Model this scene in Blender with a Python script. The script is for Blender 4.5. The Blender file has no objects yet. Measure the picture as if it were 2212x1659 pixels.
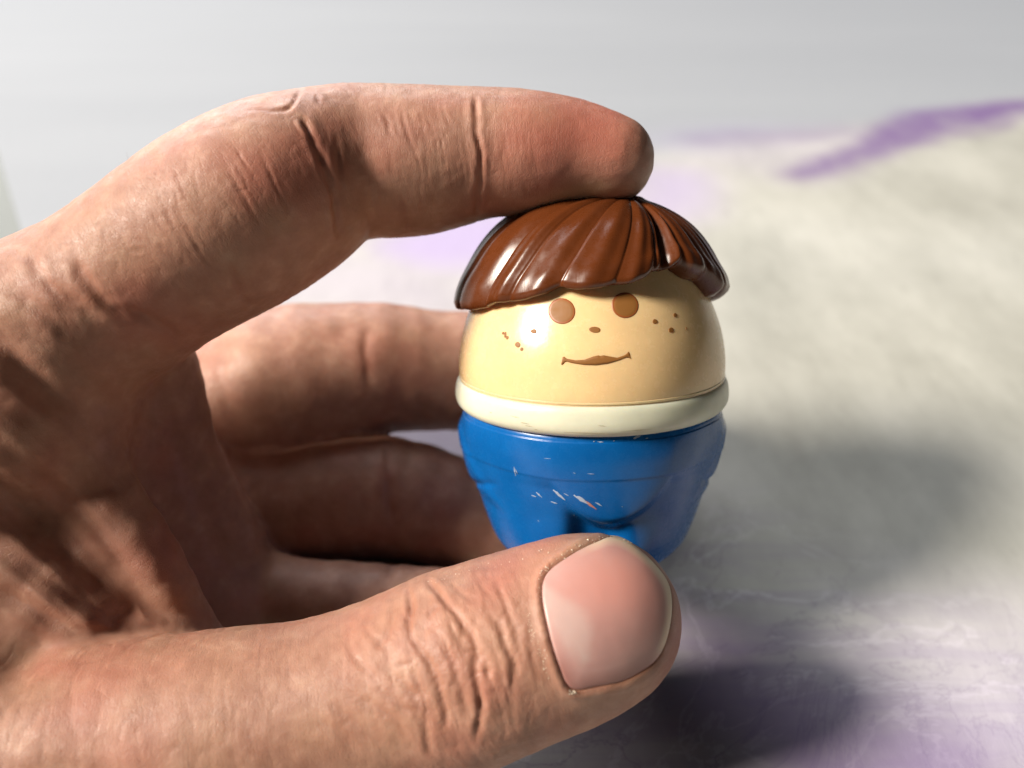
import bpy, bmesh, math, random
import numpy as np
from mathutils import Matrix, Vector
random.seed(5); rng = np.random.default_rng(7)
sc = bpy.context.scene
C = sc.collection
R = math.radians

# ------------------------------------------------------------------ camera
MM = 0.001
PITCH, CAMH, FPX = 35.0, 0.108, 1840.0          # pitch below horizontal, height over the sheet, focal length in 2212-wide pixels
cam_d = bpy.data.cameras.new("camera"); cam = bpy.data.objects.new("camera", cam_d); C.objects.link(cam)
cam_d.sensor_width = 36.0; cam_d.lens = 36.0 * FPX / 2212.0
cam_d.clip_start = 0.005; cam_d.clip_end = 20
CM = Matrix.Translation((0, 0, CAMH)) @ Matrix.Rotation(R(90 - PITCH), 4, 'X')
cam.matrix_world = CM
cam_d.dof.use_dof = True
cam_d.dof.focus_distance = 0.103
cam_d.dof.aperture_fstop = cam_d.lens / 2.1
sc.camera = cam
CMn = np.array(CM)

def toW(P):                                       # local millimetres (camera-aligned workshop axes) -> world metres
    P = np.asarray(P, float) * MM
    return P @ CMn[:3, :3].T + CMn[:3, 3]
def at(px, py, D):
    return np.array([(px - 1106.0) * D / FPX, (829.5 - py) * D / FPX, -D])
def proj(P):
    D = -P[:, 2]
    return 1106.0 + P[:, 0] * FPX / D, 829.5 - P[:, 1] * FPX / D

# ------------------------------------------------------------------ light
w = bpy.data.worlds.new("World"); sc.world = w; w.use_nodes = True
bg = w.node_tree.nodes['Background']; bg.inputs[0].default_value = (0.80, 0.88, 1.0, 1); bg.inputs[1].default_value = 0.02
sc.view_settings.view_transform = 'Standard'; sc.view_settings.look = 'None'
sc.view_settings.exposure = 0.0; sc.view_settings.gamma = 1.0

def area(name, pos_mm, target_mm, size, power, col, size_y=None):
    d = bpy.data.lights.new(name, 'AREA'); o = bpy.data.objects.new(name, d); C.objects.link(o)
    d.shape = 'DISK' if size_y is None else 'RECTANGLE'; d.size = size
    if size_y: d.size_y = size_y
    d.energy = power; d.color = col
    p = Vector(toW(pos_mm)); t = Vector(toW(target_mm))
    o.location = p; o.rotation_euler = (t - p).to_track_quat('-Z', 'Y').to_euler()
    return o
LD = np.array([-0.75, 0.39, 0.52]); LD /= np.linalg.norm(LD)
T0 = np.array([0, 0, -120.0])
area("window_light", T0 + LD * 2400, T0, 0.62, 144.0, (1.0, 0.915, 0.80))
area("fill_light", T0 + np.array([-0.40, 0.86, -0.30]) * 4500, T0, 4.0, 240.0, (0.96, 0.97, 1.0))  # added soft fill, placed to lift the sheet's shadow and miss the palm

# ------------------------------------------------------------------ material helpers
def mat(name):
    m = bpy.data.materials.new(name); m.use_nodes = True
    nt = m.node_tree; b = nt.nodes['Principled BSDF']
    return m, nt, b
def N(nt, t, **kw):
    n = nt.nodes.new(t)
    for k, v in kw.items(): setattr(n, k, v)
    return n
def L(nt, a, b): nt.links.new(a, b)
def ramp(nt, fac, stops):
    r = N(nt, 'ShaderNodeValToRGB'); e = r.color_ramp.elements
    while len(e) > 1: e.remove(e[-1])
    e[0].position, e[0].color = stops[0][0], (*stops[0][1], 1)
    for p, c in stops[1:]:
        x = e.new(p); x.color = (*c, 1)
    L(nt, fac, r.inputs[0]); return r.outputs[0]
def noise(nt, vec, scale, detail=4, rough=.55, dist=0.0):
    n = N(nt, 'ShaderNodeTexNoise'); n.inputs['Scale'].default_value = scale
    n.inputs['Detail'].default_value = detail; n.inputs['Roughness'].default_value = rough
    n.inputs['Distortion'].default_value = dist
    L(nt, vec, n.inputs['Vector']); return n.outputs[0]
def mixc(nt, fac, a, b, mode='MIX'):
    m = N(nt, 'ShaderNodeMix'); m.data_type = 'RGBA'; m.blend_type = mode
    for s, v in ((m.inputs[0], fac), (m.inputs[6], a), (m.inputs[7], b)):
        if isinstance(v, (int, float)): s.default_value = v
        elif isinstance(v, tuple): s.default_value = (*v, 1)
        else: L(nt, v, s)
    return m.outputs[2]
def mth(nt, op, a, b=None, c=None, clamp=False):
    m = N(nt, 'ShaderNodeMath'); m.operation = op; m.use_clamp = clamp
    for i, v in enumerate((a, b, c)):
        if v is None: continue
        if isinstance(v, (int, float)): m.inputs[i].default_value = v
        else: L(nt, v, m.inputs[i])
    return m.outputs[0]
def bump(nt, h, dist, strength=1.0, prev=None):
    b = N(nt, 'ShaderNodeBump'); b.inputs['Distance'].default_value = dist; b.inputs['Strength'].default_value = strength
    L(nt, h, b.inputs['Height'])
    if prev is not None: L(nt, prev, b.inputs['Normal'])
    return b.outputs[0]
def mapping(nt, vec, scale, rot=(0, 0, 0)):
    m = N(nt, 'ShaderNodeMapping'); m.inputs['Scale'].default_value = scale; m.inputs['Rotation'].default_value = rot
    L(nt, vec, m.inputs['Vector']); return m.outputs[0]
def attr(nt, name):
    a = N(nt, 'ShaderNodeAttribute'); a.attribute_name = name; return a

def mesh_np(name, V, F, m=None, parent=None, smooth=True, attrs=None, world=True):
    me = bpy.data.meshes.new(name)
    V = np.asarray(V, float); F = np.asarray(F)
    if world: V = toW(V)
    me.vertices.add(len(V)); me.vertices.foreach_set('co', V.astype(np.float32).ravel())
    k = F.shape[1]
    me.loops.add(F.size); me.loops.foreach_set('vertex_index', F.astype(np.int32).ravel())
    me.polygons.add(len(F)); me.polygons.foreach_set('loop_start', np.arange(0, F.size, k, dtype=np.int32))
    me.polygons.foreach_set('loop_total', np.full(len(F), k, dtype=np.int32))
    me.update(calc_edges=True); me.validate()
    if smooth: me.polygons.foreach_set('use_smooth', np.ones(len(me.polygons), bool))
    for an, av in (attrs or {}).items():
        av = np.asarray(av, np.float32)
        if av.ndim == 1:
            a = me.attributes.new(an, 'FLOAT', 'POINT'); a.data.foreach_set('value', av)
        else:
            a = me.attributes.new(an, 'FLOAT_VECTOR', 'POINT'); a.data.foreach_set('vector', av.ravel())
    if m: me.materials.append(m)
    o = bpy.data.objects.new(name, me); C.objects.link(o)
    if parent: o.parent = parent; o.matrix_parent_inverse = parent.matrix_world.inverted()
    return o
def gridF(nu, nv, wrap=False):                    # faces of a grid with index i*nv + j; wrap closes the i direction
    i = np.arange(nu if wrap else nu - 1); j = np.arange(nv - 1)
    I, J = np.meshgrid(i, j, indexing='ij'); I2 = (I + 1) % nu
    return np.stack([I * nv + J, I2 * nv + J, I2 * nv + J + 1, I * nv + J + 1], -1).reshape(-1, 4)
def sstep(a, b, x):
    t = np.clip((x - a) / (b - a), 0, 1); return t * t * (3 - 2 * t)
def polydist(px, py, pts):                         # distance in px to a polyline, with position along it (0..1)
    d = np.full(px.shape, 1e9); s = np.zeros(px.shape)
    n = len(pts) - 1
    for k in range(n):
        ax, ay = pts[k]; bx, by = pts[k + 1]; vx, vy = bx - ax, by - ay
        t = np.clip(((px - ax) * vx + (py - ay) * vy) / (vx * vx + vy * vy + 1e-9), 0, 1)
        e = np.hypot(px - ax - t * vx, py - ay - t * vy)
        m = e < d; d = np.where(m, e, d); s = np.where(m, (k + t) / n, s)
    return d, s
def inpoly(px, py, P):
    ins = np.zeros(px.shape, bool); n = len(P)
    for k in range(n):
        x1, y1 = P[k]; x2, y2 = P[(k + 1) % n]
        c = ((y1 > py) != (y2 > py)) & (px < (x2 - x1) * (py - y1) / (y2 - y1 + 1e-12) + x1)
        ins ^= c
    return ins
def sdpoly(px, py, P):                            # signed distance, negative inside
    d, _ = polydist(px, py, list(P) + [P[0]])
    return np.where(inpoly(px, py, P), -d, d)
def smooth_closed(P, n=8):
    P = np.array(P, float); out = []
    m = len(P)
    for i in range(m):
        p0, p1, p2, p3 = P[i - 1], P[i], P[(i + 1) % m], P[(i + 2) % m]
        for k in range(n):
            t = k / n
            out.append(.5 * ((2 * p1) + (p2 - p0) * t + (2 * p0 - 5 * p1 + 4 * p2 - p3) * t * t + (3 * p1 - p0 - 3 * p2 + p3) * t ** 3))
    return np.array(out)
def smooth_open(P, n=6):
    P = np.array(P, float); Q = np.vstack([2 * P[0] - P[1], P, 2 * P[-1] - P[-2]]); out = []
    for i in range(1, len(Q) - 2):
        p0, p1, p2, p3 = Q[i - 1], Q[i], Q[i + 1], Q[i + 2]
        for k in range(n):
            t = k / n
            out.append(.5 * ((2 * p1) + (p2 - p0) * t + (2 * p0 - 5 * p1 + 4 * p2 - p3) * t * t + (3 * p1 - p0 - 3 * p2 + p3) * t ** 3))
    out.append(P[-1]); return np.array(out)
def vnoise(P, scale, seed=0):                      # smooth value noise, numpy, range -1..1
    Q = P / scale + 100.0 + seed * 17.3; I = np.floor(Q).astype(np.int64); F = Q - I; F = F * F * (3 - 2 * F)
    def h(a, b, c):
        n = (a * 374761393 + b * 668265263 + c * 2147483647 + seed * 974634777) & 0xffffffff
        n = ((n ^ (n >> 13)) * 1274126177) & 0xffffffff
        return ((n ^ (n >> 16)) & 0xffff) / 32767.5 - 1.0
    r = 0
    for dx in (0, 1):
        for dy in (0, 1):
            for dz in (0, 1):
                wgt = (F[:, 0] if dx else 1 - F[:, 0]) * (F[:, 1] if dy else 1 - F[:, 1]) * (F[:, 2] if dz else 1 - F[:, 2])
                r = r + wgt * h(I[:, 0] + dx, I[:, 1] + dy, I[:, 2] + dz)
    return r

# ------------------------------------------------------------------ setting: table and printed sheet
def table_xy(px, py):                              # where a sight line meets the sheet (z = 0), metres
    d = np.array([(px - 1106.0) / FPX, (829.5 - py) / FPX, -1.0]) @ CMn[:3, :3].T
    t = -CMn[2, 3] / d[2]
    return (CMn[:3, 3] + d * t)[:2]
tm, nt, b = mat("grey_green_board")
tc = N(nt, 'ShaderNodeTexCoord').outputs['Object']
L(nt, ramp(nt, noise(nt, tc, 6), [(.3, (.155, .165, .15)), (.7, (.19, .20, .18))]), b.inputs['Base Color'])
b.inputs['Roughness'].default_value = .6
bm = bmesh.new(); bmesh.ops.create_cube(bm, size=1.0)
bmesh.ops.scale(bm, vec=(4.0, 3.4, .03), verts=bm.verts); bmesh.ops.translate(bm, vec=(0, 1.2, -.0154), verts=bm.verts)
bmesh.ops.bevel(bm, geom=list(bm.edges), offset=.003, segments=2, affect='EDGES')
me = bpy.data.meshes.new('table_top'); bm.to_mesh(me); bm.free(); me.materials.append(tm)
tab = bpy.data.objects.new('table_top', me); C.objects.link(tab); tab['kind'] = 'structure'

e0 = table_xy(0, 345); e1 = table_xy(58, 540)      # left edge of the sheet
ed = (e1 - e0) / np.linalg.norm(e1 - e0)           # towards the camera
A0 = e0 - ed * 0.75; A1 = e1 + ed * 0.6
lenE = np.linalg.norm(A1 - A0)
perp = np.array([-ed[1], ed[0]]);  perp = perp if perp[0] > 0 else -perp
nu, nv = 420, 340
uu = np.linspace(0, 1, nu); vv = np.linspace(0, 1, nv) * 1.45
ii, jj = np.meshgrid(uu, vv, indexing='ij')
X = A0[0] + ed[0] * lenE * ii + perp[0] * jj; Y = A0[1] + ed[1] * lenE * ii + perp[1] * jj
Z = 0.0 * X
VX, VY = X.ravel(), Y.ravel()
def print_mask(poly, soft, seed, warp=.004, wsc=.03, aniso=(1, 1)):
    P = [table_xy(*p) for p in smooth_closed(poly, 4)]
    Q = np.stack([VX * aniso[0], VY * aniso[1], 0 * VX], 1)
    wx = VX + warp * vnoise(Q, wsc, seed) + warp * .5 * vnoise(Q, wsc * .4, seed + 1)
    wy = VY + warp * vnoise(Q, wsc, seed + 2) + warp * .5 * vnoise(Q, wsc * .4, seed + 3)
    d = sdpoly(wx, wy, P)
    return 1 - sstep(-soft * .5, soft, d)
# the print of the sheet: violet veins, lilac washes, grey-green cloud (its larger patch is painted-in cast shadow), white streaked band
veil = np.zeros(len(VX)); lilac = np.zeros(len(VX)); grey = np.zeros(len(VX))
for poly, s, a in (
    ([(2330, 195), (2212, 214), (2060, 234), (1960, 250), (1880, 290), (1800, 335), (1720, 378), (1740, 388), (1840, 366), (1930, 322), (2060, 284), (2212, 246), (2330, 218)], .010, 1.0),
    ([(2330, 205), (2212, 218), (2060, 240), (1970, 256), (1960, 290), (2080, 296), (2212, 258), (2330, 225)], .006, .6),
    ([(1500, 298), (1640, 284), (1880, 272), (1900, 282), (1700, 302), (1520, 312)], .012, .36),
    ([(1560, 1425), (1620, 1400), (1700, 1490), (1800, 1560), (1960, 1610), (2080, 1660), (2160, 1780), (1800, 1780), (1650, 1640), (1540, 1540)], .012, .75),
    ([(1430, 1260), (1560, 1350), (1620, 1430), (1560, 1470), (1440, 1400)], .008, .55),
    ([(1250, 1560), (1400, 1530), (1560, 1680), (1500, 1760), (1250, 1720)], .01, .35)):
    veil = np.maximum(veil, a * print_mask(poly, s, int(a * 100)))
for poly, s, a in (
    ([(980, 470), (1120, 470), (1180, 500), (1060, 560), (900, 545), (860, 520)], .02, 1.0),
    ([(1420, 370), (1520, 380), (1500, 430), (1450, 470), (1380, 480), (1380, 400)], .02, .7),
    ([(700, 560), (980, 560), (1010, 680), (760, 660), (620, 640)], .03, .35),
    ([(850, 900), (1040, 900), (1050, 1010), (860, 1000)], .02, .55),
    ([(1900, 1500), (2300, 1480), (2330, 1760), (1960, 1760)], .03, .45),
    ([(1480, 300), (1800, 300), (1700, 360), (1500, 345)], .03, .25)):
    lilac = np.maximum(lilac, a * print_mask(poly, s, int(a * 90)))
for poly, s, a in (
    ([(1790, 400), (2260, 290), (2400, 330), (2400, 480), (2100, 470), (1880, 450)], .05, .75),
    ([(1600, 800), (1800, 660), (2212, 600), (2500, 700), (2400, 1000), (2150, 1120), (1850, 1320), (1600, 1250)], .05, .8),):  # larger patch: cast shadow of hand and toy greyed into the print
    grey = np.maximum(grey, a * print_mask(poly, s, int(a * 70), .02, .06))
band = print_mask([(-1600, 60), (-2600, 900), (0, 620), (700, 450), (1000, 390), (1440, 318), (1900, 262), (2212, 212), (2700, 140), (3600, 40), (3000, -130), (900, -180)], .02, 9, .006, .1)
sheetV = np.stack([VX, VY, Z.ravel()], 1)
sm, nt, b = mat("printed_vinyl")
tc0 = N(nt, 'ShaderNodeTexCoord').outputs['Object']
tc = mapping(nt, tc0, (1, .5, 1))
cl = ramp(nt, noise(nt, tc, 16, 5, .6, .4), [(.30, (.33, .33, .30)), (.48, (.425, .425, .39)), (.70, (.49, .49, .452))])
spk = noise(nt, tc, 190, 4, .65)
cl = mixc(nt, mth(nt, 'MULTIPLY', ramp(nt, spk, [(.30, (1, 1, 1)), (.40, (0, 0, 0))]), .5), cl, (.17, .165, .155))
grn = noise(nt, mapping(nt, tc, (36, 36, 36)), 1.0, 5, .6)
cl = mixc(nt, .6, cl, ramp(nt, grn, [(.3, (.30, .30, .27)), (.62, (.52, .515, .475))]), 'MIX')
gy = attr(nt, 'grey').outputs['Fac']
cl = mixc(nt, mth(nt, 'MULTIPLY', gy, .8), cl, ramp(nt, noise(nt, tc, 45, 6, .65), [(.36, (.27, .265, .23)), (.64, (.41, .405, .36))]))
bd = attr(nt, 'band').outputs['Fac']
brush = noise(nt, mapping(nt, tc0, (3, 13, 1), (0, 0, R(4))), 1.0, 5, .6)
cl = mixc(nt, bd, cl, ramp(nt, brush, [(.25, (.305, .322, .352)), (.75, (.335, .352, .382))]))
swirl = noise(nt, mapping(nt, tc0, (26, 170, 1), (0, 0, R(-38))), 1.0, 5, .6, .5)
sw = mth(nt, 'MULTIPLY', attr(nt, 'strokes').outputs['Fac'], ramp(nt, swirl, [(.42, (0, 0, 0)), (.62, (1, 1, 1))]))
cl = mixc(nt, mth(nt, 'MULTIPLY', sw, .75), cl, (.30, .28, .31))
wvn = noise(nt, mapping(nt, tc0, (30, 42, 1), (0, 0, R(-30))), 1.0, 6, .62, 1.2)
wl = ramp(nt, mth(nt, 'ABSOLUTE', mth(nt, 'SUBTRACT', wvn, .5)), [(0, (1, 1, 1)), (.022, (0, 0, 0))])
cl = mixc(nt, mth(nt, 'MULTIPLY', mth(nt, 'MULTIPLY', wl, .45), attr(nt, 'strokes').outputs['Fac']), cl, (.62, .60, .62))
dkv = noise(nt, mapping(nt, tc0, (22, 30, 1), (0, 0, R(-42))), 1.0, 7, .65, 1.6)
dl = ramp(nt, mth(nt, 'ABSOLUTE', mth(nt, 'SUBTRACT', dkv, .47)), [(0, (1, 1, 1)), (.014, (0, 0, 0))])
cl = mixc(nt, mth(nt, 'MULTIPLY', mth(nt, 'MULTIPLY', dl, .5), attr(nt, 'strokes').outputs['Fac']), cl, (.20, .18, .20))
cl = mixc(nt, attr(nt, 'lilac').outputs['Fac'], cl, (.42, .36, .54))
vn = noise(nt, tc, 60, 4, .6)
vf = mth(nt, 'MULTIPLY', attr(nt, 'veil').outputs['Fac'], ramp(nt, vn, [(.25, (.6, .6, .6)), (.6, (1, 1, 1))]))
cl = mixc(nt, vf, cl, (.185, .125, .26))
L(nt, cl, b.inputs['Base Color']); b.inputs['Roughness'].default_value = .75
b.inputs['Specular IOR Level'].default_value = .10
L(nt, bump(nt, noise(nt, tc, 260, 4, .6), .0003, .5), b.inputs['Normal'])
strokes = print_mask([(1250, 1250), (1500, 1180), (1750, 1330), (2330, 1500), (2500, 1900), (1000, 1900)], .03, 3)
F = gridF(nu, nv)
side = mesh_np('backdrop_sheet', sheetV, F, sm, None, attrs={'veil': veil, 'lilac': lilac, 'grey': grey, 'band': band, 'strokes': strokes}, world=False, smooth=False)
nz = side.data.polygons[0].normal.z
if nz < 0: side.data.flip_normals()
side['label'] = 'pale printed backdrop sheet with violet veins and grey-green marbling lying under the hand'
side['category'] = 'backdrop'

# ------------------------------------------------------------------ toy figure
TH, ROLL = R(13.4), R(1.0)
Tc = at(1275, 832, 120)
RT = np.array(Matrix.Rotation(ROLL, 3, 'Z') @ Matrix.Rotation(TH, 3, 'X'))
# toy local axes: x right, y up the figure, z out of the face
def toy(P): return np.asarray(P) @ RT.T + Tc
def untoy(P): return (np.asarray(P) - Tc) @ RT
K = 120 / FPX
def prof(pts): P = smooth_open([(a * K, b * K * .98) for a, b in pts], 8); return P[:, 0], P[:, 1]
HEAD = prof([(-24, 274), (0, 282), (30, 286.5), (60, 287), (95, 283), (130, 275), (165, 262), (200, 246), (240, 224), (285, 194), (325, 155), (355, 105), (370, 50), (374, 0)])
HAIR = prof([(60, 296), (120, 293), (160, 290), (190, 286), (240, 268), (290, 242), (330, 211), (360, 174), (384, 128), (397, 75), (402, 25), (403, 0)])
BODY = prof([(-12, 262), (-26, 268), (-32, 272), (-42, 277), (-62, 279), (-90, 278), (-130, 272), (-175, 263), (-216, 253), (-260, 241), (-300, 228), (-330, 214), (-350, 194), (-362, 160), (-366, 100), (-366, 0.01)])
def rad(PR, y):
    o = np.argsort(PR[0]); return np.interp(y, PR[0][o], PR[1][o])
def hit(px, py, PR, off=0.0):
    px = np.atleast_1d(np.asarray(px, float)); py = np.atleast_1d(np.asarray(py, float))
    d = np.stack([(px - 1106) / FPX, (829.5 - py) / FPX, -np.ones_like(px)], 1)
    o = untoy(np.zeros((1, 3))); dl = d @ RT
    t = np.full(px.shape, 88.0); done = np.zeros(px.shape, bool)
    for _ in range(900):
        P = o + dl * t[:, None]
        f = np.hypot(P[:, 0], P[:, 2]) - rad(PR, P[:, 1]) - off
        done |= (f < 0); t = np.where(done, t, t + .05)
    lo, hi = t - .05, t
    for _ in range(20):
        m = (lo + hi) / 2; P = o + dl * m[:, None]
        f = np.hypot(P[:, 0], P[:, 2]) - rad(PR, P[:, 1]) - off
        hi = np.where(f < 0, m, hi); lo = np.where(f < 0, lo, m)
    return o + dl * hi[:, None]

root = bpy.data.objects.new('toy_figure', None); C.objects.link(root)
root.location = Vector(toW(toy([[0, -366 * K, 0]])[0])); root.empty_display_size = .01
root['label'] = 'small egg-shaped plastic boy figure with brown hair, freckles and blue trousers'
root['category'] = 'toy figure'
bpy.context.view_layer.update()

def plastic(name, col, rough=.3, sss=0.0, col2=None, scr=.35, nscale=900, spec=.5):
    m, nt, b = mat(name)
    tc = N(nt, 'ShaderNodeTexCoord').outputs['Object']
    n = noise(nt, tc, nscale * .3, 5, .6)
    c2 = col2 or tuple(c * .90 for c in col)
    L(nt, ramp(nt, n, [(.3, c2), (.65, col)]), b.inputs['Base Color'])
    r = ramp(nt, noise(nt, tc, nscale, 5, .7), [(.3, (rough - .05,) * 3), (.75, (rough + .12,) * 3)])
    L(nt, r, b.inputs['Roughness']); b.inputs['Specular IOR Level'].default_value = spec
    if sss:
        b.inputs['Subsurface Weight'].default_value = sss
        b.inputs['Subsurface Radius'].default_value = (1.0, .6, .3); b.inputs['Subsurface Scale'].default_value = .0022
    # fine scratches
    s1 = noise(nt, mapping(nt, tc, (300, 4200, 900), (.3, .2, .9)), 1.0, 2, .5)
    s2 = noise(nt, mapping(nt, tc, (3800, 260, 900), (.1, .5, .3)), 1.0, 2, .5)
    nn = bump(nt, s1, .00002, scr); nn = bump(nt, s2, .00002, scr, nn); nn = bump(nt, noise(nt, tc, 260, 2), .00008, .25, nn)
    L(nt, nn, b.inputs['Normal'])
    return m, nt, b
m_face, _, bb = plastic("peach_plastic", (.83, .58, .30), .22, .35)
m_hair, _, bb = plastic("brown_plastic", (.105, .026, .006), .27, 0, (.09, .022, .005), .4)
m_collar, _, bb = plastic("cream_plastic", (.66, .66, .52), .34, .3)
m_blue, ntb, bb = plastic("blue_plastic", (.002, .100, .34), .24, 0, (.002, .085, .30), .15, spec=.4)
m_print, _, bb = plastic("brown_print", (.25, .10, .018), .55, 0)
m_chip, _, bb = plastic("white_scuff", (.34, .40, .52), .7, 0)
m_rust, _, bb = plastic("red_scuff", (.42, .17, .13), .7, 0)
m_dirt, _, bb = plastic("dirt", (.40, .36, .24), .9, 0)
m_ringd, _, bb = plastic("print_rim", (.30, .085, .02), .4, 0)

def revolve(name, PR, m, nphi=192, fn=None, parent=root):
    ys, rs = PR; n = len(ys)
    ph = np.arange(nphi) / nphi * 2 * math.pi
    PH, YY = np.meshgrid(ph, ys, indexing='ij'); RR = np.broadcast_to(rs, PH.shape).copy()
    PHr = (PH + math.pi) % (2 * math.pi) - math.pi
    if fn is not None: RR, YY = fn(PHr, YY, RR)
    P = np.stack([RR * np.sin(PH), YY, RR * np.cos(PH)], -1).reshape(-1, 3)
    F = gridF(nphi, n, True)
    if ys[0] > ys[-1]: F = F[:, ::-1]
    return mesh_np(name, toy(P), F, m, parent)
def densify(PR, k):
    y, r = PR; t = np.linspace(0, len(y) - 1, (len(y) - 1) * k + 1)
    return np.interp(t, np.arange(len(y)), y), np.interp(t, np.arange(len(y)), r)
head = revolve('head', HEAD, m_face)
# mould line just over the collar
ca = [(20, 270), (27, 280), (25, 288), (18, 293), (6, 296), (-8, 297), (-20, 294.5), (-29, 288), (-33, 280), (-30, 268)]
revolve('collar', prof(ca[::-1]), m_collar)
seam = revolve('mould_line', prof([(28, 280), (29.5, 287.2), (31.5, 287.8), (33.5, 287.2), (36, 280)]), m_face, parent=head)

def bodyfn(PH, Y, RR):
    u = RR * np.sin(PH); front = sstep(.1, .6, np.cos(PH))
    f = RR.copy()
    ub = u - 1.2
    za = -14.3 + (np.clip(np.abs(ub), 0, 7.5) / 5.9) ** 2 * 3.2
    # belly swell that ends in an arc above the legs
    d = Y - za
    belly = .75 * np.exp(-(ub / 8.5) ** 2) * sstep(-.5, 1.3, d) * np.exp(-(np.clip(d, 0, 20) / 5.0) ** 2)
    gap = 1.7 * np.exp(-((u + .6) / 3.3) ** 4) * (1 - sstep(-1.6, .4, d))
    f += front * (belly - gap)
    legs = .55 * (np.exp(-((u + 7.5) / 3.6) ** 2) + 1.3 * np.exp(-((u - 5.9) / 2.8) ** 2)) * (1 - sstep(-19, -13, Y))
    f += front * legs
    # slim seam between the legs
    f -= front * .8 * np.exp(-((u - .2) / .7) ** 2) * (1 - sstep(-20, -17, Y))
    # trouser waist step and hands in pockets at both sides
    f += .10 * (sstep(-8.05, -7.8, Y)) * (Y < -3)
    for sgn in (-1, 1):
        a = (PH * sgn - 1.42)
        yy = Y + 8.2 + a * 7
        arm = np.exp(-(a / .40) ** 4) * np.exp(-(yy / 5.2) ** 4)
        f += .6 * arm
        f -= .35 * np.exp(-((Y + 13.2 + a * 5) / .5) ** 2) * np.exp(-(a / .45) ** 4)
        # sleeve edge running down and inwards
        e = (np.abs(PH) - (1.08 + (Y + 10) * .045))
        if sgn == 1: f += .38 * sstep(-.05, .09, e) * sstep(-15, -12.5, Y) * (1 - sstep(-5.5, -3.5, Y)) * np.exp(-(np.clip(e - .2, 0, 9) / .8) ** 2)
    # back seam
    return f, Y
revolve('trousers', densify(BODY, 2), m_blue, 288, bodyfn)

# printed face: each mark is a thin raised disc that follows the head
def decal(name, poly, m, PR=HEAD, h=.055, parent=head, n=26):
    P = smooth_closed(poly, 4); c = P.mean(0)
    rings = [(0.0, h), (.35, h), (.7, h), (.93, h), (1.0, h * .5), (1.015, -.05)]
    V = []; 
    for s, hh in rings[1:]:
        Q = c + (P - c) * s
        H = hit(Q[:, 0], Q[:, 1], PR)
        Nn = np.stack([H[:, 0], 0 * H[:, 0], H[:, 2]], 1); Nn /= np.linalg.norm(Nn, axis=1)[:, None]
        V.append(H + Nn * hh)
    H = hit([c[0]], [c[1]], PR); Nn = H * [1, 0, 1]; Nn /= np.linalg.norm(Nn)
    k = len(P); V = np.vstack(V + [H + Nn * h])
    F = []
    for r in range(len(rings) - 2):
        for i in range(k):
            j = (i + 1) % k; F.append((r * k + i, r * k + j, (r + 1) * k + j, (r + 1) * k + i))
    ce = len(V) - 1
    me = bpy.data.meshes.new(name)
    F += [(ce, (i + 1) % k, i) for i in range(k)]
    me.from_pydata([tuple(v) for v in toW(toy(V))], [], F); me.materials.append(m)
    bm = bmesh.new(); bm.from_mesh(me); bmesh.ops.recalc_face_normals(bm, faces=bm.faces); bm.to_mesh(me); bm.free()
    fr = me.polygons[len(me.polygons) - 1].normal
    for p in me.polygons: p.use_smooth = True
    o = bpy.data.objects.new(name, me); C.objects.link(o); o.parent = parent
    o.matrix_parent_inverse = parent.matrix_world.inverted()
    return o
def ell(cx, cy, rx, ry, rot=0, n=10, j=0.0):
    out = []
    for k in range(n):
        a = 2 * math.pi * k / n; r = 1 + random.uniform(-j, j)
        x, y = rx * math.cos(a) * r, ry * math.sin(a) * r
        out.append((cx + x * math.cos(rot) - y * math.sin(rot), cy + x * math.sin(rot) + y * math.cos(rot)))
    return out
def px1(x, y): return (929.25 + .32 * x, 380.5 + .32 * y)        # first enlarged view -> 2212-wide frame
def px2(x, y): return (929.25 + .32 * x, 752.3 + .32 * y)
for cx, cy in (px1(889, 911), px1(1316, 872)):
    o = decal('eye', ell(cx, cy, 29.0, 27.5, .3, 12, .006), m_ringd, h=.05)
    p = decal('iris', ell(cx + .5, cy - .5, 26.0, 24.8, .3, 12, .006), m_print, h=.055, parent=o)
decal('nose', ell(*px1(1112, 1037), 12.5, 6.6, .08, 8, .05), m_print)
mouth_up = [(884, 1273), (893, 1225), (905, 1216), (920, 1232), (980, 1243), (1040, 1240), (1100, 1218), (1135, 1210), (1150, 1215), (1170, 1209), (1215, 1218), (1262, 1226), (1310, 1210), (1330, 1196), (1337, 1183), (1347, 1200), (1354, 1234)]
mouth_dn = [(1354, 1234), (1340, 1226), (1322, 1224), (1270, 1245), (1200, 1266), (1120, 1277), (1040, 1274), (960, 1262), (920, 1251), (905, 1258), (898, 1272), (884, 1273)]
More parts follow.
